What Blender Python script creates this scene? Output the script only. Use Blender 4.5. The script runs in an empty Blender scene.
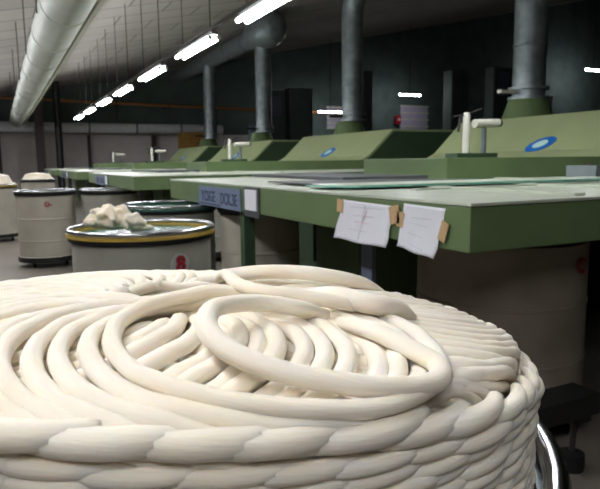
# textile mill: cotton sliver coil in front of green drawing machines
TUBE = 26
MN = 72
RHO = .157
SR = .0094
BSG = .014
BLA = .6
LZ = 3.46
PHE = -1.56
SG = 1
JIT = .2
HOLE = .118
FCR = .475

import bpy, bmesh, math, random
import numpy as np
from mathutils import Vector, Matrix
random.seed(7)
sc = bpy.context.scene
COL = sc.collection
PI = math.pi
# ------------------------------------------------------------------ camera
yaw, pit, rol = math.radians(26.4), math.radians(7.88), math.radians(.69)
fw = Vector((math.sin(yaw)*math.cos(pit), math.cos(yaw)*math.cos(pit), -math.sin(pit)))
rt = Vector((math.cos(yaw), -math.sin(yaw), 0)); up = rt.cross(fw)
r2 = rt*math.cos(rol) - up*math.sin(rol); u2 = up*math.cos(rol) + rt*math.sin(rol)
cd = bpy.data.cameras.new('camera'); cam = bpy.data.objects.new('camera', cd); COL.objects.link(cam)
cd.sensor_fit = 'HORIZONTAL'; cd.sensor_width = 36; cd.lens = 36*600/600; cd.clip_start = .02; cd.clip_end = 200
cam.matrix_world = Matrix(((r2.x, u2.x, -fw.x, 0), (r2.y, u2.y, -fw.y, 0), (r2.z, u2.z, -fw.z, 1.5), (0, 0, 0, 1)))
sc.camera = cam
cd.dof.use_dof = True; cd.dof.focus_distance = .75; cd.dof.aperture_fstop = 16
sc.view_settings.view_transform = 'Standard'; sc.view_settings.look = 'None'
sc.view_settings.gamma = 1; sc.view_settings.use_curve_mapping = False
sc.view_settings.exposure = 1.2
sc.cycles.use_denoising = True
w = bpy.data.worlds.new('world'); sc.world = w; w.use_nodes = True
w.node_tree.nodes['Background'].inputs[0].default_value = (.6, .7, .8, 1); w.node_tree.nodes['Background'].inputs[1].default_value = .02

# ------------------------------------------------------------------ materials
def srgb(c): return tuple((x/255/12.92 if x/255 <= .04045 else ((x/255+.055)/1.055)**2.4) for x in c)
def mat(name, c, rough=.5, metal=0, var=.12, scale=6, bump=0, bscale=40, spec=.5, dirt=None, emit=None, es=0, coat=0):
    m = bpy.data.materials.new(name); m.use_nodes = True; nt = m.node_tree; N = nt.nodes; L = nt.links
    b = N['Principled BSDF']; c = srgb(c)
    b.inputs['Roughness'].default_value = rough; b.inputs['Metallic'].default_value = metal
    b.inputs['Specular IOR Level'].default_value = spec; b.inputs['Coat Weight'].default_value = coat
    tc = N.new('ShaderNodeTexCoord')
    n = N.new('ShaderNodeTexNoise'); n.inputs['Scale'].default_value = scale; n.inputs['Detail'].default_value = 5
    L.new(tc.outputs['Object'], n.inputs['Vector'])
    r = N.new('ShaderNodeValToRGB'); r.color_ramp.elements[0].position = .3; r.color_ramp.elements[1].position = .7
    lo = tuple(x*(1-var) for x in c) if dirt is None else srgb(dirt)
    r.color_ramp.elements[0].color = (*lo, 1); r.color_ramp.elements[1].color = (*[min(1, x*(1+var*.6)) for x in c], 1)
    L.new(n.outputs['Fac'], r.inputs['Fac']); L.new(r.outputs['Color'], b.inputs['Base Color'])
    if bump:
        n2 = N.new('ShaderNodeTexNoise'); n2.inputs['Scale'].default_value = bscale; n2.inputs['Detail'].default_value = 4
        L.new(tc.outputs['Object'], n2.inputs['Vector'])
        bp = N.new('ShaderNodeBump'); bp.inputs['Strength'].default_value = bump; bp.inputs['Distance'].default_value = .01
        L.new(n2.outputs['Fac'], bp.inputs['Height']); L.new(bp.outputs['Normal'], b.inputs['Normal'])
    if emit:
        b.inputs['Emission Color'].default_value = (*srgb(emit), 1); b.inputs['Emission Strength'].default_value = es
    return m
M = dict(
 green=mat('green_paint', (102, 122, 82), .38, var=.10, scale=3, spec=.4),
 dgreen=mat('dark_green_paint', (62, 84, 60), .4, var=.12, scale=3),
 hood=mat('hood_green_paint', (158, 170, 126), .42, var=.06, scale=2, spec=.4),
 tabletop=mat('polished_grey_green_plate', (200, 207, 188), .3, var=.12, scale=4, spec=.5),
 black=mat('black_metal', (22, 24, 24), .45, var=.3),
 darkgrey=mat('dark_grey_rubber', (72, 76, 76), .6, var=.15),
 blackgreen=mat('black_green_paint_and_shade', (88, 104, 98), .7, var=.25, scale=1),  # cabinet green, and the painted-in unlit tone of the upper far wall
 steel=mat('galvanised_steel', (136, 146, 148), .42, .55, var=.25, scale=5),
 chrome=mat('chrome', (205, 208, 210), .18, 1, var=.05),
 duct=mat('painted_duct_sheet', (190, 194, 184), .5, .15, var=.10, scale=2, bump=.05, bscale=6),
 whiteduct=mat('white_duct_sheet', (238, 240, 246), .4, .0, var=.1),
 can=mat('grey_can_fibre', (152, 151, 139), .5, var=.14, scale=5, bump=.08, bscale=12),
 canb=mat('brown_grey_can_fibre', (150, 138, 122), .6, var=.18, scale=4, bump=.08, bscale=12),
 canp=mat('pale_beige_can_fibre', (170, 164, 149), .55, var=.12, scale=4),
 yellow=mat('yellow_band', (196, 166, 72), .45, var=.1),
 plate=mat('green_can_plate', (60, 104, 88), .18, var=.2, scale=8, spec=.6),
 rubber=mat('black_rubber', (18, 18, 18), .7, var=.2),
 red=mat('red_print', (150, 34, 48), .6, var=.15),
 disc=mat('pale_disc', (176, 178, 172), .6, var=.06),
 blue=mat('blue_enamel', (28, 110, 196), .4, var=.1),
 pale=mat('pale_mint_enamel', (190, 226, 214), .4, var=.1),
 plateblue=mat('blue_grey_name_plate', (112, 126, 152), .4, var=.12, scale=8),
 ink=mat('dark_blue_print', (52, 58, 84), .6, var=.1),
 paper=mat('white_paper', (226, 226, 232), .9, var=.03, scale=20),
 pencil=mat('pale_pencil_mark', (196, 196, 204), .9, var=.03),
 pinkmark=mat('pale_red_mark', (222, 190, 196), .9, var=.03),
 tape=mat('brown_packing_tape', (200, 168, 124), .5, var=.12, scale=30),
 white=mat('off_white_enamel', (214, 212, 198), .45, var=.06),
 floor=mat('concrete_floor', (120, 112, 102), .45, var=.22, scale=1.2, bump=.05, bscale=20),
 wall=mat('grey_plaster', (226, 219, 214), .85, var=.14, scale=.8),
 darkwall=mat('dark_plaster', (50, 50, 50), .9, var=.2, scale=.5),
 column=mat('dark_red_brown_column', (74, 64, 62), .7, var=.15),
 orange=mat('orange_pipe_paint', (168, 116, 70), .5, var=.15),
 rod=mat('dark_steel_rod', (58, 54, 52), .6, var=.1),
 housing=mat('grey_fixture_housing', (120, 120, 120), .5, var=.1),
 tube=mat('fluorescent_tube', (250, 250, 255), .5, var=0, emit=(248, 250, 255), es=TUBE),
 lilac=mat('pale_lilac_panel', (196, 190, 212), .6, var=.08, scale=3),
 wood=mat('ochre_board', (150, 112, 52), .7, var=.2),
 greybox=mat('blue_grey_cabinet', (112, 120, 140), .5, var=.12),
 teal=mat('teal_glass_edge', (112, 176, 158), .15, var=.15, scale=10, spec=.7),
 redlamp=mat('red_lamp_cap', (170, 30, 50), .35, var=.1),
)
# cotton: soft warm white with fine lengthwise fibres
def cotton(name, c=(252, 243, 228)):
    m = bpy.data.materials.new(name); m.use_nodes = True; nt = m.node_tree; N = nt.nodes; L = nt.links
    b = N['Principled BSDF']; b.inputs['Roughness'].default_value = 1; b.inputs['Specular IOR Level'].default_value = .08
    b.inputs['Sheen Weight'].default_value = .15
    b.inputs['Subsurface Weight'].default_value = .25; b.inputs['Subsurface Radius'].default_value = (1, .7, .4); b.inputs['Subsurface Scale'].default_value = .006
    uv = N.new('ShaderNodeTexCoord'); mp = N.new('ShaderNodeMapping'); mp.inputs['Scale'].default_value = (6, 26, 1)
    L.new(uv.outputs['UV'], mp.inputs['Vector'])
    n = N.new('ShaderNodeTexNoise'); n.inputs['Scale'].default_value = 1; n.inputs['Detail'].default_value = 6
    L.new(mp.outputs['Vector'], n.inputs['Vector'])
    n2 = N.new('ShaderNodeTexNoise'); n2.inputs['Scale'].default_value = 9; n2.inputs['Detail'].default_value = 4
    L.new(uv.outputs['Object'], n2.inputs['Vector'])
    r = N.new('ShaderNodeValToRGB'); cc = srgb(c); r.color_ramp.elements[0].position = .3; r.color_ramp.elements[1].position = .65
    r.color_ramp.elements[0].color = (cc[0]*.95, cc[1]*.92, cc[2]*.85, 1); r.color_ramp.elements[1].color = (*cc, 1)
    L.new(n2.outputs['Fac'], r.inputs['Fac']); L.new(r.outputs['Color'], b.inputs['Base Color'])
    bp = N.new('ShaderNodeBump'); bp.inputs['Strength'].default_value = .35; bp.inputs['Distance'].default_value = .0015
    L.new(n.outputs['Fac'], bp.inputs['Height']); L.new(bp.outputs['Normal'], b.inputs['Normal'])
    return m
M['cotton'] = cotton('raw_cotton_sliver'); M['cotton2'] = cotton('loose_cotton_waste', (240, 230, 212))

# ceiling: grey boards with dark joints and battens
def ceiling_mat():
    m = bpy.data.materials.new('grey_ceiling_boards'); m.use_nodes = True; nt = m.node_tree; N = nt.nodes; L = nt.links
    b = N['Principled BSDF']; b.inputs['Roughness'].default_value = .9
    tc = N.new('ShaderNodeTexCoord'); br = N.new('ShaderNodeTexBrick')
    br.offset = .5; br.inputs['Scale'].default_value = 1; br.inputs['Brick Width'].default_value = 2.4; br.inputs['Row Height'].default_value = 1.2
    br.inputs['Mortar Size'].default_value = .03; br.inputs['Mortar Smooth'].default_value = .2
    br.inputs['Color1'].default_value = (*srgb((168, 161, 154)), 1); br.inputs['Color2'].default_value = (*srgb((156, 150, 144)), 1)
    br.inputs['Mortar'].default_value = (*srgb((104, 99, 94)), 1)
    L.new(tc.outputs['Object'], br.inputs['Vector'])
    n = N.new('ShaderNodeTexNoise'); n.inputs['Scale'].default_value = .6; n.inputs['Detail'].default_value = 5
    L.new(tc.outputs['Object'], n.inputs['Vector'])
    mx = N.new('ShaderNodeMix'); mx.data_type = 'RGBA'; mx.blend_type = 'MULTIPLY'; mx.inputs['Factor'].default_value = .5
    L.new(br.outputs['Color'], mx.inputs['A']); L.new(n.outputs['Color'], mx.inputs['B'])
    L.new(br.outputs['Color'], b.inputs['Base Color'])
    return m
M['ceiling'] = ceiling_mat()

# ------------------------------------------------------------------ mesh helpers
class MB:
    def __init__(s): s.v = []; s.f = []
    def box(s, x0, x1, y0, y1, z0, z1):
        o = len(s.v); s.v += [(x, y, z) for z in (z0, z1) for x, y in ((x0, y0), (x1, y0), (x1, y1), (x0, y1))]
        s.f += [tuple(o+i for i in q) for q in ((3, 2, 1, 0), (4, 5, 6, 7), (0, 1, 5, 4), (1, 2, 6, 5), (2, 3, 7, 6), (3, 0, 4, 7))]; return s
    def prism(s, prof, axis, a0, a1):
        """profile of (p,q) swept on an axis: axis 'y' -> p=x q=z, axis 'x' -> p=y q=z, axis 'z' -> p=x q=y"""
        n = len(prof); o = len(s.v)
        for a in (a0, a1):
            for p, q in prof: s.v.append({'y': (p, a, q), 'x': (a, p, q), 'z': (p, q, a)}[axis])
        s.f.append(tuple(o+i for i in range(n))); s.f.append(tuple(o+n+i for i in reversed(range(n))))
        for i in range(n): j = (i+1) % n; s.f.append((o+i, o+n+i, o+n+j, o+j))
        return s
    def lathe(s, prof, cx=0, cy=0, n=48, z=0, closed=False):
        o = len(s.v); k = len(prof)
        for r, zz in prof:
            for i in range(n): a = 2*PI*i/n; s.v.append((cx+r*math.cos(a), cy+r*math.sin(a), z+zz))
        for j in range(k-1 if not closed else k):
            j2 = (j+1) % k
            for i in range(n):
                i2 = (i+1) % n; s.f.append((o+j*n+i, o+j*n+i2, o+j2*n+i2, o+j2*n+i))
        if not closed:
            if prof[0][0] > 1e-6: s.f.append(tuple(o+i for i in reversed(range(n))))
            if prof[-1][0] > 1e-6: s.f.append(tuple(o+(k-1)*n+i for i in range(n)))
        return s
    def tube(s, pts, r, n=10, cap=True):
        P = [Vector(p) for p in pts]; o = len(s.v); m = len(P)
        rr = r if hasattr(r, '__len__') else [r]*m
        T = [(P[min(i+1, m-1)]-P[max(i-1, 0)]).normalized() for i in range(m)]
        ref = Vector((0, 0, 1)) if abs(T[0].z) < .9 else Vector((1, 0, 0)); a = T[0].cross(ref).normalized()
        for i in range(m):
            a = (a - T[i]*a.dot(T[i])).normalized(); b = T[i].cross(a)
            for k in range(n): t = 2*PI*k/n; s.v.append(tuple(P[i]+a*(rr[i]*math.cos(t))+b*(rr[i]*math.sin(t))))
        for i in range(m-1):
            for k in range(n): k2 = (k+1) % n; s.f.append((o+i*n+k, o+i*n+k2, o+(i+1)*n+k2, o+(i+1)*n+k))
        if cap: s.f.append(tuple(o+k for k in reversed(range(n)))); s.f.append(tuple(o+(m-1)*n+k for k in range(n)))
        return s
    def build(s, name, m, parent=None, bevel=0, smooth=False, loc=None):
        me = bpy.data.meshes.new(name); me.from_pydata(s.v, [], s.f)
        bm = bmesh.new(); bm.from_mesh(me); bmesh.ops.recalc_face_normals(bm, faces=bm.faces)
        if bevel: bmesh.ops.bevel(bm, geom=[e for e in bm.edges if len(e.link_faces) == 2 and e.calc_face_angle(0) > .6], offset=bevel, segments=2, affect='EDGES', profile=.7)
        if smooth:
            for f in bm.faces: f.smooth = True
            for e in bm.edges:
                if len(e.link_faces) == 2 and e.calc_face_angle(0) > .7: e.smooth = False
        bm.to_mesh(me); bm.free(); me.materials.append(m)
        o = bpy.data.objects.new(name, me); COL.objects.link(o)
        if parent: o.parent = parent
        if loc: o.location = loc
        return o
def tag(o, label=None, cat=None, group=None, kind=None):
    for k, v in (('label', label), ('category', cat), ('group', group), ('kind', kind)):
        if v: o[k] = v
    return o
def empty(name, loc=(0, 0, 0), rz=0):
    o = bpy.data.objects.new(name, None); COL.objects.link(o); o.location = loc; o.rotation_euler[2] = rz; o.empty_display_size = .1; return o
def copy_tree(o, parent=None):
    c = o.copy(); COL.objects.link(c); c.parent = parent
    for ch in [x for x in o.children]: copy_tree(ch, c)
    return c
def text(name, body, size, m, parent, loc, rot, depth=.0015, sx=1, bold=0):
    cu = bpy.data.curves.new(name, 'FONT'); cu.body = body; cu.size = size; cu.extrude = depth; cu.offset = bold
    cu.align_x = 'CENTER'; cu.align_y = 'CENTER'; cu.materials.append(m)
    o0 = bpy.data.objects.new(name, cu); COL.objects.link(o0); bpy.context.view_layer.update()
    me = bpy.data.meshes.new_from_object(o0.evaluated_get(bpy.context.evaluated_depsgraph_get())); bpy.data.objects.remove(o0)
    o = bpy.data.objects.new(name, me); COL.objects.link(o); o.parent = parent; o.location = loc; o.rotation_euler = rot; o.scale = (sx, 1, 1); return o
def structure(name, mb, m): return tag(mb.build(name, m), kind='structure')

# ------------------------------------------------------------------ the room
XL, XR, YB, YF = -6.0, 50.0, -5.0, 36.0
def zc(x): return 5.33 + .215*(x-2.1)
structure('floor', MB().box(XL-.3, XR+.3, YB-.3, YF+.3, -.2, 0), M['floor'])
sl = math.atan(.215)
c_ = MB().box(-1/math.cos(sl), (XR-XL+1)/math.cos(sl), YB-.3, YF+.3, 0, .2).build('ceiling', M['ceiling']); tag(c_, kind='structure')
c_.location = (XL, 0, zc(XL)); c_.rotation_euler = (0, -sl, 0)
structure('wall_left', MB().box(XL-.3, XL, YB-.3, YF+.3, 0, zc(XL)+.05), M['darkwall'])
structure('wall_right', MB().box(XR, XR+.3, YB-.3, YF+.3, 0, zc(XR)+.1), M['darkwall'])
structure('wall_back', MB().prism([(XL-.3, 0), (XR+.3, 0), (XR+.3, zc(XR)+.1), (XL-.3, zc(XL))], 'y', YB-.3, YB), M['darkwall'])
structure('wall_front', MB().prism([(XL-.3, 3.2), (XR+.3, 3.2), (XR+.3, zc(XR)+.1), (XL-.3, zc(XL))], 'y', YF, YF+.3), M['blackgreen'])  # upper far wall: its lack of light is put into the dark colour
lw = MB().box(XL-.3, XR+.3, YF, YF+.3, 0, 3.2); structure('wall_front_lower', lw, M['wall'])
# windows high in the dark far wall
for i, (x0, x1, z0, z1) in enumerate(((26.0, 28.4, 3.45, 5.35), (20.0, 21.3, 3.7, 5.1))):
    wo = tag(MB().box(x0, x1, YF-.06, YF-.02, z0, z1).build('window_%d' % (i+1), M['lilac']), kind='structure')
    bars = MB()
    for k in range(5): z = z0+(z1-z0)*k/4; bars.box(x0-.06, x1+.06, YF-.12, YF-.06, z-.05, z+.05)
    bars.build('window_frame', M['white'], wo)

# ------------------------------------------------------------------ far ducts, pipes and columns
o = MB(); o.tube([(x, 34.4, 3.42) for x in (-5.8, 0, 6, 12)], .27, 20)
t = tag(empty('horizontal_duct', (0, 0, 0)), 'white horizontal air duct running across the far end of the hall', 'duct')
o.build('duct_pipe', M['whiteduct'], t, smooth=True)
for x in (-3, -.5, 2, 4.5, 7, 9.5): MB().tube([(x-.05, 34.4, 3.42), (x+.05, 34.4, 3.42)], .3, 20).build('duct_joint', M['steel'], t, smooth=True)
for x in (-4, 1, 6, 11): MB().tube([(x, 34.4, 3.6), (x, 34.4, zc(x))], .03, 6).build('hanger_rod', M['rod'], t)
t = tag(empty('service_pipe'), 'thin orange pipe crossing high above the white far duct', 'pipe')
MB().tube([(-5.9, 35, 5.05-.02), (10, 35, 4.75), (22, 35, 4.6)], .09, 10).build('pipe_run', M['orange'], t, smooth=True)
for x in (-3, 3, 9, 15): MB().box(x-.04, x+.04, 34.85, 36, 4.6+(.2 if x < 5 else .05), 4.7+(.2 if x < 5 else .05)).build('pipe_bracket', M['rod'], t)
for i, (x, y, w_, lab) in enumerate(((1.95, 33, .2, 'broad dark red-brown column at far wall, left of the black pipe'), (2.75, 32, .17, 'black round column rising at far wall just right of the brown column'),
        (.1, 35.5, .08, 'thin dark post on grey far wall at left edge'), (4.6, 35.5, .08, 'thin dark post on far wall behind the tables'), (8.2, 35.5, .12, 'dark post on far wall left of the green hoods'))):
    ht = zc(x) if i < 2 else 3.1
    t = tag(empty('column', (x, y, 0)), lab, 'column')
    if i == 1: MB().lathe([(w_, 0), (w_, ht)], n=16).build('shaft', M['black'], t, smooth=True)
    else: MB().box(-w_, w_, -w_, w_, 0, ht).build('shaft', M['column'], t)
    MB().box(-w_-.06, w_+.06, -w_-.06, w_+.06, 0, .12).build('base_plate', M['rod'], t)

# round supply duct along the aisle
t = tag(empty('supply_duct'), 'big pale round supply duct running overhead along the aisle at left', 'duct')
dx, dz, dr = .98, 3.70, .326
MB().tube([(dx, y, dz) for y in (-4.9, 5, 15, 25, 34.1)], dr, 40).build('duct_pipe', M['duct'], t, smooth=True)
for y in [-3.5+k*2.1 for k in range(18)]: MB().tube([(dx, y-.035, dz), (dx, y+.035, dz)], dr+.012, 40).build('duct_joint', M['duct'], t, smooth=True)
MB().box(dx+dr*.86, dx+dr*.86+.06, -4.9, 34, dz-.22, dz-.155).build('flange_highlight', M['white'], t)  # white flange strip, the duct's edge highlight put into its colour
for y in (3.2, 6.2, 9.5, 13, 17, 21, 26, 31):
    for x in (dx-.345, dx+.345): MB().tube([(x, y, dz-.1), (x, y, zc(x))], .012, 6).build('hanger_rod', M['rod'], t)
for x, y, lab in ((-.15, 8.2, 'nearest thin steel rod left of the pale duct'), (-.35, 12, 'middle thin steel rod left of the pale duct'), (-.1, 15.6, 'third thin steel rod left of the pale duct'), (-.4, 20, 'farthest thin steel rod left of the pale duct')):
    t2 = tag(MB().tube([(x, y, 3.6), (x, y, zc(x))], .018, 6).build('hanging_rod', M['rod']), lab, 'rod', 'rods hanging left of the duct')

# ------------------------------------------------------------------ fluorescent fittings in rows along the aisle
def make_light():
    t = empty('fluorescent_light')
    MB().prism([(-.06, .04), (-.05, .10), (.05, .10), (.06, .04)], 'y', -1.02, 1.02).build('reflector_housing', M['housing'], t)
    for x in (-.07, .07):
        b = MB().tube([(x, -.98, -.005), (x, 0, -.005), (x, .98, -.005)], .03, 12).build('tube', M['tube'], t, smooth=True)
        for y in (-.99, .99): MB().tube([(x, y-.02, -.005), (x, y+.02, -.005)], .034, 12).build('tube_cap', M['white'], b, smooth=True)
    return t
lt = make_light()
def rods(t, x, z):
    h = zc(x)-z-.09
    for y in (-.8, .8): MB().tube([(0, y, .10), (0, y, .09+h)], .01, 6).build('suspension_rod', M['rod'], t)
ys = [7.0-.9+3.42*k for k in range(7)]
YS = [7.2, 10.4, 13.75, 17.2, 20.45, 23.9, 27.2]
names = ['nearest', 'second', 'third', 'fourth', 'fifth', 'sixth', 'farthest']
first = True
for k, y in enumerate(YS):
    o = lt if first else copy_tree(lt); first = False
    o.location = (3.2, y, LZ); tag(o, '%s twin tube light from the camera in the glowing overhead row' % names[k], 'ceiling light', 'row of fluorescent lights above the machines')
lights = [(3.2, 3.5)] + [(-1.0, y) for y in (-1.5, 1.4, 4.6, 8.0, 11.0, 14, 17.2, 20.45, 23.9, 27.2)]
for x, y in lights:
    o = copy_tree(lt); o.location = (x, y, LZ); tag(o, 'twin tube fluorescent light out of frame near the camera', 'ceiling light', 'fluorescent lights outside the view')
for o in [x for x in bpy.data.objects if x.name.startswith('fluorescent_light')]: rods(o, o.location.x, LZ)
tag(MB().box(3.17, 3.23, -4.5, 28.6, LZ+.125, LZ+.18).build('lighting_rail', M['rod']), 'thin dark trunking rail above the glowing overhead row of tube lights', 'rail')
for x, y, z, lab in ((24.6, 33, 5.75, 'small lit tube light high beyond the machines above the lilac window'), (42.2, 33, 8.3, 'small bright lamp on dark wall at right edge'), (18.6, 33, 4.5, 'small lit lamp beside the second duct at the back')):
    t = tag(empty('wall_light', (x, y, z)), lab, 'wall light')
    MB().box(-.9, .9, -.1, .1, .06, .16).build('housing', M['housing'], t)
    MB().tube([(-.85, 0, 0), (.85, 0, 0)], .05 if x < 40 else .09, 10).build('tube', M['tube'], t, smooth=True)
    MB().tube([(0, 0, .16), (0, 0, zc(x)-z)], .02, 6).build('suspension_rod', M['rod'], t)

t = tag(empty('alarm_box', (25.6, 35.6, 4.35)), 'small red alarm box beside the lilac window on the dark far wall', 'alarm box')
MB().box(-.2, .2, 0, .3, -.3, .3).build('case', M['redlamp'], t, bevel=.03)
MB().tube([(0, -.08, 0), (0, 0, 0)], .1, 14).build('button', M['white'], t)
# ------------------------------------------------------------------ drawing machines
X0, YN, YE = 1.64, 1.80, 6.42
def make_machine():
    t = empty('drawing_machine')
    # long feed table
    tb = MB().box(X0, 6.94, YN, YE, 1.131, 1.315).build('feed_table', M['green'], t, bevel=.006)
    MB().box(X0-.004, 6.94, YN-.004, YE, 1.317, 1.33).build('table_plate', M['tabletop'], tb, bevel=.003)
    g = MB()
    for y in (2.75, 3.6): g.box(2.1, 7.0, y, y+.05, 1.330, 1.339)
    for x in (2.35, 3.05, 3.9): g.box(x, x+.07, 1.9, 4.0 if x > 3 else 6.2, 1.330, 1.342)
    g.build('guide_rail', M['tabletop'], tb, bevel=.002)
    MB().box(2.45, 3.3, 4.15, 6.1, 1.33, 1.372).build('belt_cover', M['darkgrey'], tb, bevel=.01)
    # supports
    for x, y in ((1.72, 4.39), (1.9, 6.2), (6.6, 2.1)):
        l = MB().box(x-.045, x+.045, y-.045, y+.045, .05, 1.131).build('leg', M['dgreen'], t, bevel=.005)
        MB().box(x-.1, x+.1, y-.1, y+.1, 0, .05).build('foot_plate', M['black'], l)
    # body below
    MB().box(3.37, 7.0, 5.55, 6.9, .08, 1.12).build('drive_cabinet', M['dgreen'], t, bevel=.01)
    MB().box(3.8, 7.0, 4.1, 5.55, .08, 1.12).build('recess_shade_block', M['black'], t, bevel=.01)  # black block stands in for the shade inside the recess
    MB().box(3.33, 3.37, 5.62, 6.05, .3, 1.02).build('cabinet_door', M['green'], t, bevel=.008)
    MB().box(3.33, 3.37, 6.35, 6.8, .3, 1.02).build('cabinet_door', M['dgreen'], t, bevel=.008)
    MB().box(3.30, 3.48, 4.95, 5.12, 0, 1.12).build('cabinet_post', M['dgreen'], t, bevel=.005)
    MB().box(2.6, 3.3, 4.15, 4.9, .1, 1.131).build('gear_housing', M['green'], t, bevel=.012)
    MB().box(1.97, 2.0, 3.0, 3.12, .74, 1.131).build('hanging_bracket', M['greybox'], t, bevel=.004)
    p = MB().box(3.28, 3.31, 5.20, 5.44, .55, 1.10).build('inspection_plate', M['greybox'], t, bevel=.01)
    MB().box(3.29, 3.37, 5.16, 5.48, .0, 1.12).build('plate_post', M['black'], t)
    # drafting head cover
    MB().box(3.37, 7.0, 4.0, 5.29, 1.33, 1.515).build('head_cover', M['green'], t, bevel=.008)
    # base under the hood, hood
    h = MB().prism([(7.0, .0), (7.0, 1.48), (7.28, 1.62), (7.90, 2.19), (10.4, 2.19), (10.4, 0)], 'y', 4.62, 9.0).build('hood', M['hood'], t, bevel=.012)
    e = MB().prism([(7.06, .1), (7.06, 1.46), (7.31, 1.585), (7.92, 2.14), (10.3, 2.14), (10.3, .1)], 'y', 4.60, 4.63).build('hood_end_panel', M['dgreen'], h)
    MB().box(6.985, 7.0, 6.0, 8.0, 1.26, 1.38).build('vent_strip', M['ink'], h, bevel=.003)
    MB().prism([(7.0, 1.30), (7.0, 1.47), (6.96, 1.47), (6.96, 1.30)], 'y', 5.6, 9.0).build('hood_rail', M['green'], h)
    # oval badge lying on the slope, a little raised
    d = Vector((.62, 0, .57)).normalized(); nrm = Vector((-d.z, 0, d.x)); c = Vector((7.28, 6.62, 1.62)) + d*.13
    def oval(a, b, off, name, m, par):
        vs = [tuple(c+Vector((0, -(math.cos(q)*a*.9-math.sin(q)*b*.42), 0))+d*(math.cos(q)*a*.42+math.sin(q)*b*.9)+nrm*k) for k in (0, off) for q in [2*PI*i/28 for i in range(28)]]
        mb = MB(); mb.v = vs; n = 28; mb.f = [tuple(range(n)), tuple(range(2*n-1, n-1, -1))]+[(i, n+i, n+(i+1) % n, (i+1) % n) for i in range(n)]
        return mb.build(name, m, par)
    bd = oval(.25, .14, .012, 'badge', M['blue'], h); oval(.13, .075, .018, 'badge_emblem', M['pale'], h)
    # exhaust cone and flange
    MB().lathe([(.52, 2.15), (.40, 2.5), (.36, 2.62), (.0, 2.62)], 9.2, 8.6, 28).build('exhaust_cone', M['green'], h, smooth=True)
    # stop motion stand on the head cover
    s = MB().box(3.85, 4.35, 4.42, 4.6, 1.515, 1.56).build('sensor_base', M['dgreen'], t, bevel=.006)
    MB().lathe([(.034, 0), (.034, .36), (.026, .38), (0, .385)], 4.02, 4.5, 14, 1.56).build('white_post', M['white'], s, smooth=True)
    MB().lathe([(.026, 0), (.026, .24)], 4.24, 4.5, 14, 1.56).build('short_post', M['steel'], s, smooth=True)
    MB().tube([(4.12, 4.5, 1.84), (4.42, 4.5, 1.85)], .042, 14).build('sensor_arm', M['white'], s, smooth=True)
    MB().tube([(4.42, 4.5, 1.85), (4.45, 4.5, 1.85)], .034, 14).build('sensor_lens', M['black'], s, smooth=True)
    MB().tube([(3.86, 4.5, 1.90), (4.02, 4.5, 1.92), (4.2, 4.5, 1.98)], .008, 6).build('wire', M['rod'], s)
    MB().tube([(3.92, 4.5, 1.76), (3.95, 4.5, 1.92)], .012, 6).build('lever', M['black'], s)
    # name plate and card holder on the fascia
    n = MB().box(X0-.012, X0, 4.30, 5.36, 1.125, 1.292).build('name_plate', M['plateblue'], t, bevel=.002)
    text('plate_lettering', 'YCSGE', .13, M['ink'], n, (X0-.013, 5.08, 1.205), (PI/2, 0, -PI/2), .001, 1.0, .002)
    text('plate_lettering', 'DCK.3E', .13, M['ink'], n, (X0-.013, 4.56, 1.20), (PI/2, 0, -PI/2), .001, .9, .002)
    MB().box(X0-.014, X0-.011, 4.75, 5.33, 1.137, 1.148).build('plate_underline', M['ink'], n)
    hd = MB().box(X0-.012, X0, 3.93, 4.22, 1.10, 1.32).build('card_holder', M['darkgrey'], t, bevel=.003)
    MB().box(X0-.018, X0-.012, 3.965, 4.185, 1.15, 1.30).build('white_card', M['paper'], hd)
    return t
mt = make_machine()
labs = ['nearest green drawing machine, its fascia holding the two taped papers', 'second green drawing machine down the aisle, beyond the nearest machine', 'third green drawing machine down the aisle, partly hidden by the second', 'farthest green drawing machine down the aisle at the left']
PITCH = 6.6
for k in range(4):
    o = mt if k == 0 else copy_tree(mt)
    o.location.y = PITCH*k; tag(o, labs[k], 'drawing machine', 'green drawing machines along the aisle')

# exhaust pipes
def pipe_base(i, y):
    t = empty('exhaust_pipe', (9.2, y, 0))
    ztop = 6.35
    if i == 0: MB().tube([(0, 0, 2.62), (0, 0, 4.5), (0, 0, zc(9.2))], .30, 28).build('pipe', M['steel'], t, smooth=True)
    else:
        pts = [(0, 0, 2.62), (0, 0, 4.4), (0, 0, 5.5)] + [(0, -.75*(1-math.cos(a)), 5.5+.75*math.sin(a)) for a in [PI/2*j/6 for j in range(1, 7)]]
        if i == 1: pts += [(0, -2, 6.25), (0, -6, 6.25)]
        MB().tube(pts, .30, 28).build('pipe', M['steel'], t, smooth=True)
    f = MB()
    for z in (2.62, 2.8): f.lathe([(.30, z), (.38, z), (.38, z+.05), (.30, z+.05)], n=28)
    f.build('flange', M['steel'], t, smooth=True)
    for z in (3.6, 4.8): MB().lathe([(.30, z), (.315, z+.01), (.315, z+.05), (.30, z+.06)], n=28).build('seam_ring', M['steel'], t, smooth=True)
    MB().box(-.75, -.35, -.05, .05, 2.72, 2.78).build('damper_handle', M['white'] if i == 0 else M['black'], t)
    return t
for i, lab in enumerate(('nearest thick grey exhaust pipe, rising from the right hood', 'second grey exhaust pipe, behind the middle hood, bending near the ceiling',
        'third grey exhaust pipe, rising to the round end of the trunk duct', 'farthest grey exhaust pipe, left of the third one')):
    tag(pipe_base(i, 8.6+6.45*i), lab, 'exhaust pipe', 'exhaust pipes above the machines')
t = tag(empty('trunk_duct'), 'thick dark horizontal trunk duct with domed round end under the ceiling', 'duct')
P3 = [(9.2, 19.9+.12*j, 6.35) for j in range(4)]
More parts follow.
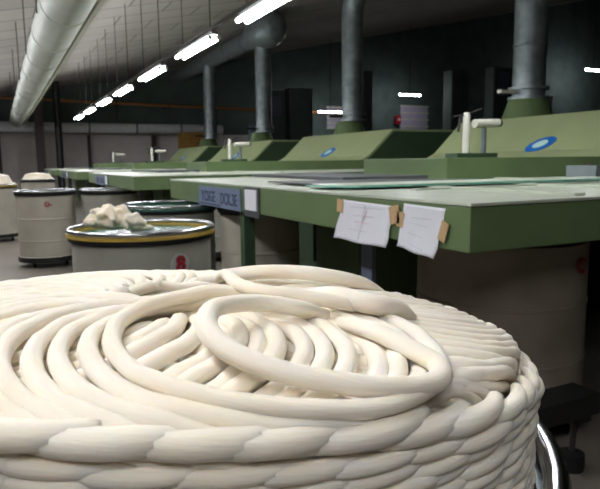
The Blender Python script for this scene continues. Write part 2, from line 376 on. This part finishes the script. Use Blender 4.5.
MB().tube([(9.2, 20.2, 6.3), (9.2, 20.28, 6.3), (9.2, 20.5, 6.3), (9.2, 20.9, 6.3), (9.2, 21.9, 6.3), (9.2, 22.6, 6.25), (9.2, 34, 6.2)], [.2, .42, .58, .64, .62, .36, .34], 28).build('trunk', M['steel'], t, smooth=True)
for y in (23, 25, 28, 31): MB().tube([(9.2, y, 6.24), (9.2, y+.08, 6.24)], .37, 28).build('duct_joint', M['steel'], t, smooth=True)

# ------------------------------------------------------------------ far dark side of the hall
t = tag(empty('switch_cabinet', (16.9, 31, 0)), 'tall dark green switch cabinet with pale window at the back', 'cabinet')
def cabinet(x, y, w_, h, lab, win=None, m='blackgreen', z0=0):
    t = tag(empty('switch_cabinet', (x, y, z0)), lab, 'cabinet')
    MB().box(-w_/2, w_/2, 0, .8, 0, h).build('case', M[m], t, bevel=.02)
    MB().box(-w_/2+.08, w_/2-.08, -.04, 0, .15, h-.15).build('door', M[m], t, bevel=.01)
    MB().box(w_/2-.22, w_/2-.16, -.09, -.04, h*.45, h*.55).build('handle', M['steel'], t)
    if win: MB().box(-w_*.28, w_*.28, -.06, -.04, h-win, h-.3).build('window_panel', M['greybox'], t)
    return t
bpy.data.objects.remove(t)
cabinet(29.8, 30, 1.6, 7.4, 'tall dark cabinet with grey window panel left of the nearest exhaust pipe', 1.8)
cabinet(26.2, 30, 1.3, 7.0, 'narrow tall dark cabinet left of the windowed cabinet')
cabinet(19.6, 31, 1.5, 6.8, 'tall dark cabinet right of the second exhaust pipe')
cabinet(15.6, 31, 1.4, 5.6, 'tall dark cabinet left of the second exhaust pipe')
cabinet(14.0, 31, 1.2, 5.4, 'tall dark cabinet beside the third exhaust pipe', 1.4)
t = tag(empty('control_box', (11.4, 27.4, 0)), 'blue-grey control box with red lamp right of the third exhaust pipe', 'control box')
MB().box(-.35, .35, 0, .4, 1.9, 3.3).build('case', M['greybox'], t, bevel=.02); MB().box(-.3, .3, .05, .35, 0, 1.9).build('stand', M['rod'], t)
MB().lathe([(.09, 0), (.1, .2), (.06, .34), (0, .36)], .2, -.1, 14, 2.35).build('red_lamp', M['redlamp'], t, smooth=True)
t = tag(empty('storage_locker', (9.6, 31.5, 0)), 'ochre wooden locker standing between the farther exhaust pipes', 'locker')
MB().box(-.9, .9, 0, .6, 0, 3.1).build('case', M['wood'], t, bevel=.02)
for x in (-.43, .43): MB().box(x-.4, x+.4, -.04, 0, .1, 3.0).build('door', M['wood'], t, bevel=.01)
t = tag(empty('wall_lamp_bracket', (30.2, 27, 0)), 'pale horizontal bracket on a dark frame beside the nearest exhaust pipe', 'bracket')
MB().box(-.8, .8, 0, .12, 5.15, 5.32).build('bracket_bar', M['white'], t, bevel=.01)
for x in (-.5, .7): MB().box(x-.07, x+.07, .02, .14, 0, 5.15).build('upright', M['black'], t)

# ------------------------------------------------------------------ sliver cans
CR, CH = .43, 1.125
def make_can(body='can', band='black', plate=True, R=CR, low='black'):
    t = empty('sliver_can')
    prof = [(R-.03, .10), (R-.012, .12), (R-.012, .16), (R-.022, .17), (R-.022, .38), (R-.016, .385), (R-.016, .40), (R-.022, .405), (R-.022, .70), (R-.016, .705), (R-.016, .72), (R-.022, .725), (R-.022, CH-.08)]
    b = MB().lathe(prof+[(R-.035, CH-.08), (R-.045, .12)], n=56, closed=True).build('body', M[body], t, smooth=True)
    MB().lathe([(R-.024, .08), (R+.004, .085), (R+.004, .155), (R-.02, .16)], n=56, closed=True).build('base_ring', M['black'], t, smooth=True)
    MB().lathe([(0, .09), (R-.02, .09), (R-.02, .11), (0, .11)], n=40).build('bottom', M['black'], t)
    MB().lathe([(R-.03, CH-.068), (R-.004, CH-.068), (R-.002, CH-.046), (R-.03, CH-.046)], n=56, closed=True).build('lower_band', M[low], t, smooth=True)
    MB().lathe([(R-.03, CH-.046), (R+.006, CH-.044), (R+.008, CH-.028), (R-.03, CH-.026)], n=56, closed=True).build('coloured_band', M[band], t, smooth=True)
    q = [(R-.008+.016*math.cos(a), CH-.010+.016*math.sin(a)) for a in [2*PI*i/10 for i in range(10)]]
    MB().lathe(q, n=56, closed=True).build('rim', M['chrome'], t, smooth=True)
    if plate:
        MB().lathe([(0, CH-.035), (R-.05, CH-.035), (R-.045, CH-.045), (0, CH-.05)], n=48).build('top_plate', M['plate'], t, smooth=True)
    for k in range(4):
        a = PI/4+k*PI/2; x, y = (R-.12)*math.cos(a), (R-.12)*math.sin(a)
        c = MB().box(x-.02, x+.02, y-.02, y+.02, .06, .10).build('caster', M['steel'], t)
        MB().tube([(x-.015, y, .035), (x+.015, y, .035)], .035, 14).build('wheel', M['rubber'], c, smooth=True)
    return t
def place(o, x, y, rz, lab, grp='sliver cans around the machines'): o.location = (x, y, 0); o.rotation_euler[2] = rz; tag(o, lab, 'sliver can', grp); return o
c8 = place(make_can('can', 'yellow'), .755, 3.68, 0, 'grey sliver can with yellow band and red number 8, loose cotton on top')
# number disc on the side facing the camera
def on_can(can, R, ang, z, w_, name, m, txt=None, size=.12, disc=True):
    """ang is the world direction the mark faces"""
    n = Vector((math.cos(ang), math.sin(ang), 0)); tg = Vector((-n.y, n.x, 0)); rr = R-.018
    if disc:
        mb = MB(); vs = []; k_ = 32
        for off in (0, .004):
            for i in range(k_):
                q = 2*PI*i/k_; s_ = w_*math.cos(q)/rr
                vs.append(((rr+off)*math.cos(ang+s_), (rr+off)*math.sin(ang+s_), z+w_*math.sin(q)))
        mb.v = vs; mb.f = [tuple(range(k_)), tuple(range(2*k_-1, k_-1, -1))]+[(i, k_+i, k_+(i+1) % k_, (i+1) % k_) for i in range(k_)]
        mb.build(name, m, can)
    if txt:
        text('can_number', txt, size, M['red'], can, tuple(n*(rr+.008)+Vector((0, 0, z))), (PI/2, 0, ang+PI/2), .003, 1.0, .004)
on_can(c8, CR, math.atan2(-3.68, .0)+.30, .935, .062, 'number_disc', M['disc'], '8', .12)
c2 = place(make_can('canp', 'black'), .60, 9.75, 0, 'pale can with small red marks on its side, standing left of the numbered can')
on_can(c2, CR, math.atan2(-9.75, -.5)+.05, .93, .05, 'can_mark', M['red'], 'O-', .09, disc=False)
place(make_can('canp', 'yellow', False), -.12, 13.4, .3, 'pale can at left edge with cotton heaped above its rim')
place(make_can('can', 'black'), 1.49, 9.55, .2, 'grey can between red-marked can and second machine')
place(make_can('can', 'plate'), 1.42, 5.60, .5, 'grey can with dark teal banded rim close behind the numbered can')
place(make_can('canp', 'black', R=.38), 2.10, 5.05, .1, 'pale brown-grey can tucked under the near table beside a green leg')
place(make_can('canb', 'black', R=.50), 2.62, 2.62, .1, 'dark brown can in shade under near corner of the feed table')
place(make_can('canp', 'black', False), .90, 17.2, .1, 'distant can with beige cotton heap, behind red-marked can')
place(make_can('canp', 'black', False), 2.3, 12.2, .1, 'grey can standing under the second machine')
place(make_can('can', 'black'), 3.0, 9.0, .4, 'grey can near second table end, between the machines')
fc = place(make_can('can', 'steel', False, R=FCR, low='steel'), .255, .81, .2, 'foreground can under the big white cotton coil, only chrome rim showing', 'foreground can')

# red lettering at the right side of the shaded can
on_can(bpy.data.objects['sliver_can.006'], .50, -PI/2+.12, .93, .1, 'can_mark', M['red'], 'C', .11, disc=False)
# low rail with levelling foot
t = tag(empty('floor_rail', (2.395, 1.88, 0)), 'low dark steel rail with black levelling foot beside the shaded can', 'rail')
MB().box(-.42, .055, -.10, .06, .31, .41).build('beam', M['black'], t, bevel=.006)
MB().box(-.06, .06, -.05, .05,   .25, .31).build('clamp_block', M['black'], t, bevel=.004)
for x in (0, -.34):
    s = MB().lathe([(.014, .06), (.014, .26)], x, 0, 12).build('foot_stem', M['rod'], t, smooth=True)
    MB().lathe([(.055, 0), (.06, .02), (.058, .085), (.03, .095), (0, .096)], x, 0, 20).build('levelling_foot', M['rubber'], s, smooth=True)

# ------------------------------------------------------------------ things on and at the near table
def sheet(name, pts, label, lift, marks, tapes, group):
    """paper hanging on the fascia: four corners (y,z), bowed, with thickness"""
    t = tag(empty(name, (X0, (pts[0][0]+pts[2][0])/2, (pts[0][1]+pts[2][1])/2)), label, 'paper', group); c = t.location
    n = 14; vs = []; rnd = random.Random(len(label))
    def P(u, v, off=0):
        a = Vector(pts[0])*(1-u)+Vector(pts[1])*u; b = Vector(pts[3])*(1-u)+Vector(pts[2])*u; q = a*(1-v)+b*v
        x = -.004 - lift*(v**2) - .006*math.sin(u*PI)*(.3+v) - .003*math.sin(5*u+3*v) - off
        y = q.x + .004*math.sin(v*14)*(1 if u > .9 else 0) + .003*math.sin(v*11+1)*(1 if u < .1 else 0)
        z = q.y + .003*math.sin(u*9)*(1 if v > .9 else 0)
        return (x, y-c.y, z-c.z)
    for i in range(n+1):
        for j in range(n+1): vs.append(P(i/n, j/n))
    mb = MB(); mb.v = vs; mb.f = [(i*(n+1)+j, (i+1)*(n+1)+j, (i+1)*(n+1)+j+1, i*(n+1)+j+1) for i in range(n) for j in range(n)]
    o = mb.build('sheet', M['paper'], t, smooth=True); md = o.modifiers.new('thick', 'SOLIDIFY'); md.thickness = .0008
    k = MB(); kr = MB()
    for (u0, v0, u1, v1, red) in marks:
        A, B = P(u0, v0, .0015), P(u1, v1, .0015); (kr if red else k).tube([A, B], .0014 if not red else .0018, 5)
    k.build('pencil_lines', M['pencil'], t); kr.build('red_mark', M['pinkmark'], t)
    for (yy, zz, w_, h, rot) in tapes:
        d = MB().box(-.014, -.010, -w_/2, w_/2, -h/2, h/2); vs2 = []
        for (x, y, z) in d.v: vs2.append((x, y*math.cos(rot)-z*math.sin(rot)+yy-c.y, y*math.sin(rot)+z*math.cos(rot)+zz-c.z))
        d.v = vs2; d.build('tape', M['tape'], t)
    return t
sheet('taped_paper', [(2.77, 1.297), (2.32, 1.288), (2.335, 1.088), (2.845, 1.085)], 'white paper taped to the green fascia, left of the two', .02,
      [(.3, .35, .7, .33, 0), (.25, .7, .6, .72, 0), (.55, .2, .5, .45, 1), (.35, .5, .62, .5, 1), (.2, .15, .8, .12, 0), (.5, .05, .5, .95, 0)], [(2.79, 1.262, .06, .07, .1), (2.29, 1.25, .075, .085, -.2)], 'papers taped to the near table')
sheet('taped_paper', [(2.225, 1.307), (1.945, 1.30), (1.985, 1.085), (2.255, 1.108)], 'white paper taped to the green fascia nearer its corner, right of the two', .02,
      [(.2, .4, .7, .42, 0), (.25, .28, .75, .26, 0), (.2, .62, .6, .66, 0), (.75, .12, .78, .16, 0), (.3, .85, .7, .9, 0)], [(2.245, 1.232, .05, .07, .1), (1.945, 1.205, .045, .085, .35)], 'papers taped to the near table')
# flat plates lying on the table plate
t = tag(empty('glass_sheet', (2.6, 3.4, 1.343)), 'long thin teal-edged sheet lying on the near table top', 'glass sheet')
a0 = [(1.80, 3.42), (1.74, 3.25), (2.0, 3.02), (5.4, 2.12+.6), (5.4, 3.0)]
MB().prism([(x-2.6, y-3.4) for x, y in [(1.76, 3.45), (1.72, 3.15), (1.86, 2.98), (4.6, 2.80), (4.6, 3.2)]], 'z', 0, .010).build('pane', M['teal'], t, bevel=.003)
MB().prism([(x-2.6, y-3.4) for x, y in [(1.80, 3.43), (1.76, 3.17), (1.90, 3.03), (4.6, 2.84), (4.6, 3.17)]], 'z', .010, .014).build('paper_cover', M['tabletop'], t)
t = tag(MB().prism([(1.86, 3.5), (1.86, 4.3), (2.7, 4.1), (3.3, 3.6), (3.3, 3.24), (2.2, 3.36)], 'z', 1.342, 1.352).build('rubber_mat', M['darkgrey'], None, bevel=.002), 'dark grey mat lying on the table top above the papers', 'mat')
t = tag(empty('metal_tray', (4.35, 3.25, 1.342)), 'small silver metal tray with crumpled foil on the table at right edge', 'tray')
MB().box(-.28, .5, -.14, .14, 0, .012).box(-.28, .5, -.14, -.13, 0, .085).box(-.28, .5, .13, .14, 0, .10).box(-.28, -.27, -.14, .14, 0, .10).build('tray', M['steel'], t, bevel=.003)
fo = MB(); rnd = random.Random(3)
fo.tube([(-.22+.06*i, .06*math.sin(i*2.1), .05+.03*math.sin(i*1.3)) for i in range(12)], [.03+.012*math.sin(i*1.9) for i in range(12)], 7); fo.build('foil', M['chrome'], t)

# ------------------------------------------------------------------ cotton
def tube_uv(name, lines, m, parent, n=10, squash=.92):
    """soft rope meshes: each line is a list of (x,y,z,r); UV x = length, y = round"""
    V = []; Fc = []; UV = []
    for line in lines:
        A = np.array(line, float); P = A[:, :3]; r = A[:, 3]; k = len(P)
        if k < 3: continue
        T = np.gradient(P, axis=0); T /= np.linalg.norm(T, axis=1)[:, None]+1e-9
        Z = np.tile([0, 0, 1.], (k, 1)); S_ = np.cross(T, Z); S_ /= np.linalg.norm(S_, axis=1)[:, None]+1e-9; U = np.cross(S_, T)
        s = np.concatenate([[0], np.cumsum(np.linalg.norm(np.diff(P, axis=0), axis=1))]) + (len(V) % 97)*.31
        o = len(V)
        th = 2*np.pi*np.arange(n)/n
        ring = P[:, None]+r[:, None, None]*(S_[:, None]*np.cos(th)[None, :, None]*1.06+U[:, None]*np.sin(th)[None, :, None]*squash)
        V += [tuple(v) for v in ring.reshape(-1, 3)]
        for i in range(k-1):
            for j in range(n):
                j2 = (j+1) % n; Fc.append((o+i*n+j, o+(i+1)*n+j, o+(i+1)*n+j2, o+i*n+j2))
                UV += [(s[i]*8, j/n+s[i]*1.2), (s[i+1]*8, j/n+s[i+1]*1.2), (s[i+1]*8, (j+1)/n+s[i+1]*1.2), (s[i]*8, (j+1)/n+s[i]*1.2)]
        Fc.append(tuple(o+j for j in range(n))); UV += [(0, 0)]*n
        Fc.append(tuple(o+(k-1)*n+j for j in reversed(range(n)))); UV += [(0, 0)]*n
    me = bpy.data.meshes.new(name); me.from_pydata(V, [], Fc)
    ul = me.uv_layers.new(name='UVMap'); ul.data.foreach_set('uv', np.array(UV, dtype=np.float32).ravel())
    me.polygons.foreach_set('use_smooth', [True]*len(me.polygons)); me.materials.append(m); me.update()
    o = bpy.data.objects.new(name, me); COL.objects.link(o); o.parent = parent; return o
def smooth_line(pts, step=8):
    P = np.array(pts, float); out = []
    for i in range(len(P)-1):
        p0, p1, p2, p3 = P[max(i-1, 0)], P[i], P[i+1], P[min(i+2, len(P)-1)]
        for k in range(step):
            t_ = k/step; out.append(.5*((2*p1)+(-p0+p2)*t_+(2*p0-5*p1+4*p2-p3)*t_**2+(-p0+3*p1-3*p2+p3)*t_**3))
    out.append(P[-1]); return np.array(out)

PR, Pz0, Pa, Pk, Ptx, Pty = .44, 1.325, .045, 3.4, -.087, -.035
def top_z(x, y):
    q = np.minimum(np.hypot(x, y)/PR, 1.1)
    return Pz0-Pa*q**Pk+Ptx*x+Pty*y
def lay_loops(Mn, orbits, R, rho, rr, phi_end, sgn, comp, seed=3, spin=1, G=.004, P=220):
    """one endless rope laid loop on loop; every new loop rests on what lies below and presses it down"""
    rng = np.random.default_rng(seed); n = int(1.0/G); nl = int(Mn*orbits); e0 = R-rho
    t_ = np.arange(nl*P)/P
    g = lambda s: np.interp(t_, np.arange(nl+2), rng.normal(size=nl+2)*s)
    ph = phi_end-sgn*2*np.pi*(nl-t_)/Mn+g(JIT)*(2*np.pi/Mn); ee = e0+g(.003); ro = rho+g(.003)
    th = phi_end+3.0+spin*2*np.pi*t_
    x = ee*np.cos(ph)+ro*np.cos(th); y = ee*np.sin(ph)+ro*np.sin(th)
    q = np.hypot(x, y); s = np.where(q > R, R/q, 1); x = x*s; y = y*s
    gx = (np.arange(n)+.5)*G-.5; GX, GY = np.meshgrid(gx, gx, indexing='ij'); GQ = np.hypot(GX, GY)
    base = top_z(GX, GY); H = base.copy()-.012
    mask = (GQ < R+.012).astype(float)
    kr = np.exp(-.5*((np.arange(-14, 15)*G)/BSG)**2); kr /= kr.sum()
    def blur(a):
        a = np.apply_along_axis(lambda v: np.convolve(v, kr, 'same'), 0, a); return np.apply_along_axis(lambda v: np.convolve(v, kr, 'same'), 1, a)
    bm_ = blur(mask)+1e-6
    rad = int(rr/G)+1
    off = np.array([(i, j) for i in range(-rad, rad+1) for j in range(-rad, rad+1) if (i*i+j*j)*G*G <= rr*rr])
    dome = np.sqrt(np.maximum(0, rr*rr-(off**2).sum(1)*G*G))
    ker = np.hanning(11); ker /= ker.sum()
    z = np.zeros(nl*P); D = np.zeros((n, n)); Dl = np.zeros(nl*P); prev = None
    IX = np.clip(((x+.5)/G).astype(int), 4, n-5); IY = np.clip(((y+.5)/G).astype(int), 4, n-5)
    for l in range(nl):
        a, b = l*P, (l+1)*P; ix, iy = IX[a:b, None]+off[:, 0], IY[a:b, None]+off[:, 1]
        Fh = H[ix, iy]; zz = Fh.max(1)*.6+Fh.mean(1)*.4+rr*comp
        pad = np.concatenate([np.full(5, zz[0]) if prev is None else prev, zz, np.full(5, zz[-1])]); zz = np.convolve(pad, ker, 'valid'); prev = zz[-5:]
        z[a:b] = zz; Dl[a:b] = D[IX[a:b], IY[a:b]]
        np.maximum.at(H, (ix, iy), zz[:, None]+dome*.9)
        if True:
            ex = blur(np.maximum(H-base, 0)*mask)/bm_*mask*BLA
            D -= ex; H -= ex
    zf = z + D[IX, IY]-Dl
    # smooth along the rope after the pile has settled
    c_ = top_z(x, y)+rr*.6; zf = np.where(zf > c_, c_+(zf-c_)*.45, zf)
    k9 = np.hanning(9); k9 /= k9.sum(); zf = np.convolve(np.pad(zf, 4, 'edge'), k9, 'valid')
    top = H[IX, IY]
    return x, y, zf, top, H, nl
def coil_lines():
    rr = SR
    x, y, z, top, H, nl = lay_loops(MN, 2.2, .430, RHO, rr, PHE, SG, .80)
    P = 220; n = len(x); q = np.hypot(x, y)
    keep = (z > top-5*rr) & ((q > HOLE+.022) | (z > top_z(x, y)-.016))
    age = (n-np.arange(n))/(P*MN); f = np.clip((age-.80)/.15, 0, 1)*np.clip((q-.385)/.02, 0, 1); k_ = 1-f*(q-.385)/q; x = x*k_; y = y*k_
    lines = []; run = []
    rng = np.random.default_rng(5); wob = np.interp(np.arange(n)/25., np.arange(n//25+2), rng.normal(size=n//25+2)*.05)
    for i in range(n):
        if keep[i]: run.append((x[i], y[i], z[i], rr*(1+wob[i])))
        else:
            if len(run) > 4: lines.append(run)
            run = []
    if len(run) > 4: lines.append(run)
    return lines
pile = tag(empty('cotton_sliver_coil', (.255, .81, 0)), 'huge white coil of cotton sliver filling the foreground can', 'cotton coil')
L1 = coil_lines()
tube_uv('looped_top', L1, M['cotton'], pile, 9)
# side rows: each row is a ring of overlapping arcs of rope, seen as a braid
rows = []; rng = np.random.default_rng(11)
NR, dzr = 38, .0140
for k in range(NR):
    npc = 42 + (k % 3); ph0 = rng.uniform(0, 6.28) if k % 2 else rng.uniform(0, .2)+k*.5
    for j in range(npc):
        a = ph0+2*PI*j/npc + rng.normal()*.012; hw = 2*PI/npc*1.12; u = np.linspace(-1, 1, 15)
        th = a+u*hw; R_ = .437 - .0008*min(k, 6) + rng.normal()*.0012 
        amp = .017
        wf = max(0, math.cos(a+1.95))**2.5; R_ = R_-(1-wf)*(.003 if k == 0 else 0) - (amp-.006*(1-wf)*(k < 2))*np.abs(u)**2.2
        X = R_*np.cos(th); Y = R_*np.sin(th)
        z = (top_z(.44*np.cos(th), .44*np.sin(th)) - .018 + (k < 2)*(-.012+.023*(k == 0)*wf+.012*(k == 1)) - dzr*k + u*dzr*(.42 if k > 1 else .30-.2*(1-wf)) + rng.normal()*.0012)
        rr = (.0087+.0034*(k == 0)*wf+rng.normal()*.0004)*(1-(.25+.25*(1-wf)*(k < 2))*np.abs(u)**2)
        rows.append(np.stack([X, Y, z, rr], 1).tolist())
tube_uv('braided_side', rows, M['cotton'], pile, 9, 1.0)
# inner core wall of the hole so that it stays closed by cotton
inner = []
for k in range(9):
    th = np.linspace(0, 2*PI, 90); R_ = HOLE+.010+.003*np.sin(th*11+k*1.7)
    inner.append(np.stack([R_*np.cos(th), R_*np.sin(th), top_z(R_*np.cos(th), R_*np.sin(th))-.018-.017*k+.003*np.sin(th*7+k), np.full(90, .0105)], 1).tolist())
tube_uv('hole_wall', inner, M['cotton'], pile, 8)
core = MB().lathe([(HOLE+.03, .15), (.405, .15), (.415, 1.10), (.39, 1.20), (.30, 1.25), (HOLE+.035, 1.255)], n=48, closed=True)
core.v = [(x, y, z+(Ptx*x+Pty*y)*(z > 1)) for x, y, z in core.v]
core.build('packed_core', M['cotton'], pile, smooth=True)
MB().lathe([(0, 1.02), (HOLE+.05, 1.02), (HOLE+.05, 1.05), (0, 1.05)], n=32).build('hole_bottom', M['cotton'], pile)
def strand(name, pts, r, lab=None):
    S3 = smooth_line(pts, 8); z = top_z(S3[:, 0], S3[:, 1])+S3[:, 2]
    o = tube_uv(name, [np.stack([S3[:, 0], S3[:, 1], z, np.full(len(z), r)], 1).tolist()], M['cotton'], pile, 14)
    if lab: o['label'] = lab
hero = [(0.08,-0.20,-.006),(0.036, -0.223, 0.012), (-0.008, -0.217, 0.018), (-0.048, -0.232, 0.022), (-0.077, -0.255, 0.024), (-0.097, -0.299, 0.024), (-0.097, -0.335, 0.022), (-0.085, -0.362, 0.020), (-0.062, -0.385, 0.018), (-0.035, -0.402, 0.017), (-0.005, -0.414, 0.016), (0.03, -0.418, 0.014), (0.06, -0.414, 0.012), (0.085, -0.404, 0.012), (0.099, -0.381, 0.012), (0.091, -0.351, 0.012), (0.08, -0.297, 0.010), (0.09, -0.206, -0.012)]
strand('loose_strand', hero, .0101, 'top loop lying over the others')
strand('loose_strand', [(0.06, .14, -.012), (0.043, 0.046, 0.012), (0.004, -0.111, 0.02), (0.01, -0.174, 0.022), (0.048, -0.197, 0.02), (0.093, -0.213, 0.016), (0.148, -0.204, 0.008), (0.226, -0.149, -0.014)], .009, 'strand crossing the central hole')
strand('loose_strand', [(0.03, 0.14, -.01), (0.10, 0.08, 0.010), (0.16, 0.04, 0.016), (0.21, 0.02, 0.014), (0.27, 0.02, 0.006), (0.33, .05, -0.014)], .0125, 'thick strand behind the hole')
strand('loose_strand', [(0.07, -0.10, -0.010), (0.088, -0.150, 0.008), (0.10, -0.19, 0.018), (0.125, -0.225, 0.018), (0.165, -0.222, 0.012), (0.21, -0.19, -0.012)], .0135, 'thick short strand right of the hole')

# heaps: cotton wad on the numbered can, coils in distant cans
def wad(name, loc, spec, m, label, cat, vox=.008):
    mb = MB(); rnd = random.Random(4)
    for pts, r in spec: mb.tube(pts, r, 12)
    o = mb.build(name, m, None, loc=loc); md = o.modifiers.new('r', 'REMESH'); md.mode = 'VOXEL'; md.voxel_size = vox; md.use_smooth_shade = True
    sm = o.modifiers.new('s', 'SMOOTH'); sm.iterations = 5; sm.factor = .5
    tx = bpy.data.textures.new(name+'_folds', 'CLOUDS'); tx.noise_scale = .035
    dp = o.modifiers.new('d', 'DISPLACE'); dp.texture = tx; dp.strength = .014; dp.mid_level = .5
    return tag(o, label, cat)
rnd = random.Random(21); spec = []
for i in range(30):
    cx_, cy_ = rnd.uniform(-.11, .05), rnd.uniform(-.09, .09); h = .14*(1-abs(cx_+.03)/.2)
    a = rnd.uniform(0, 6.28); pts = [(cx_+.05*k*math.cos(a+k*.7)*.6, cy_+.05*k*math.sin(a+k*.7)*.6, .022+h*rnd.uniform(.2, 1)) for k in range(4)]
    spec.append((pts, [.02, .03, .028, .018]))
spec.append(([(.05, -.02, .03), (.12, -.03, .03), (.17, -.01, .022), (.20, .03, .018)], [.03, .026, .022, .012]))
spec.append(([(-.15, -.0, .045), (-.12, 0, .07), (-.05, .02, .085), (.03, .0, .07)], [.02, .03, .035, .02]))
wad('cotton_wad', (.61, 3.60, CH-.03), spec, M['cotton2'], 'crumpled wad of loose cotton lying on the numbered can', 'cotton')
def heap(loc, R, label, h=.12):
    t = tag(empty('cotton_heap', loc), label, 'cotton heap', 'cotton heaps in distant cans')
    ls = []
    for k in range(6):
        th = np.linspace(0, 2*PI, 60); r_ = R-.02*k*(k > 2) + .008*np.sin(th*9+k)
        ls.append(np.stack([r_*np.cos(th), r_*np.sin(th), .02*k+.0*th+.01, np.full(60, .016)], 1).tolist())
    tube_uv('coil_rows', ls, M['cotton2'], t, 8)
    MB().lathe([(0, 0), (R, .0), (R-.01, .06), (R*.8, h), (R*.4, h+.03), (0, h+.035)], n=32).build('heap_top', M['cotton2'], t, smooth=True)
heap((-.12, 13.4, CH-.03), .36, 'beige cotton heaped in the can at left edge', .2)
heap((.90, 17.2, CH-.03), .36, 'beige cotton heaped in distant can behind red-marked can', .16)
heap((2.3, 12.2, CH-.06), .36, 'pale cotton coil in can under the second machine', .03)
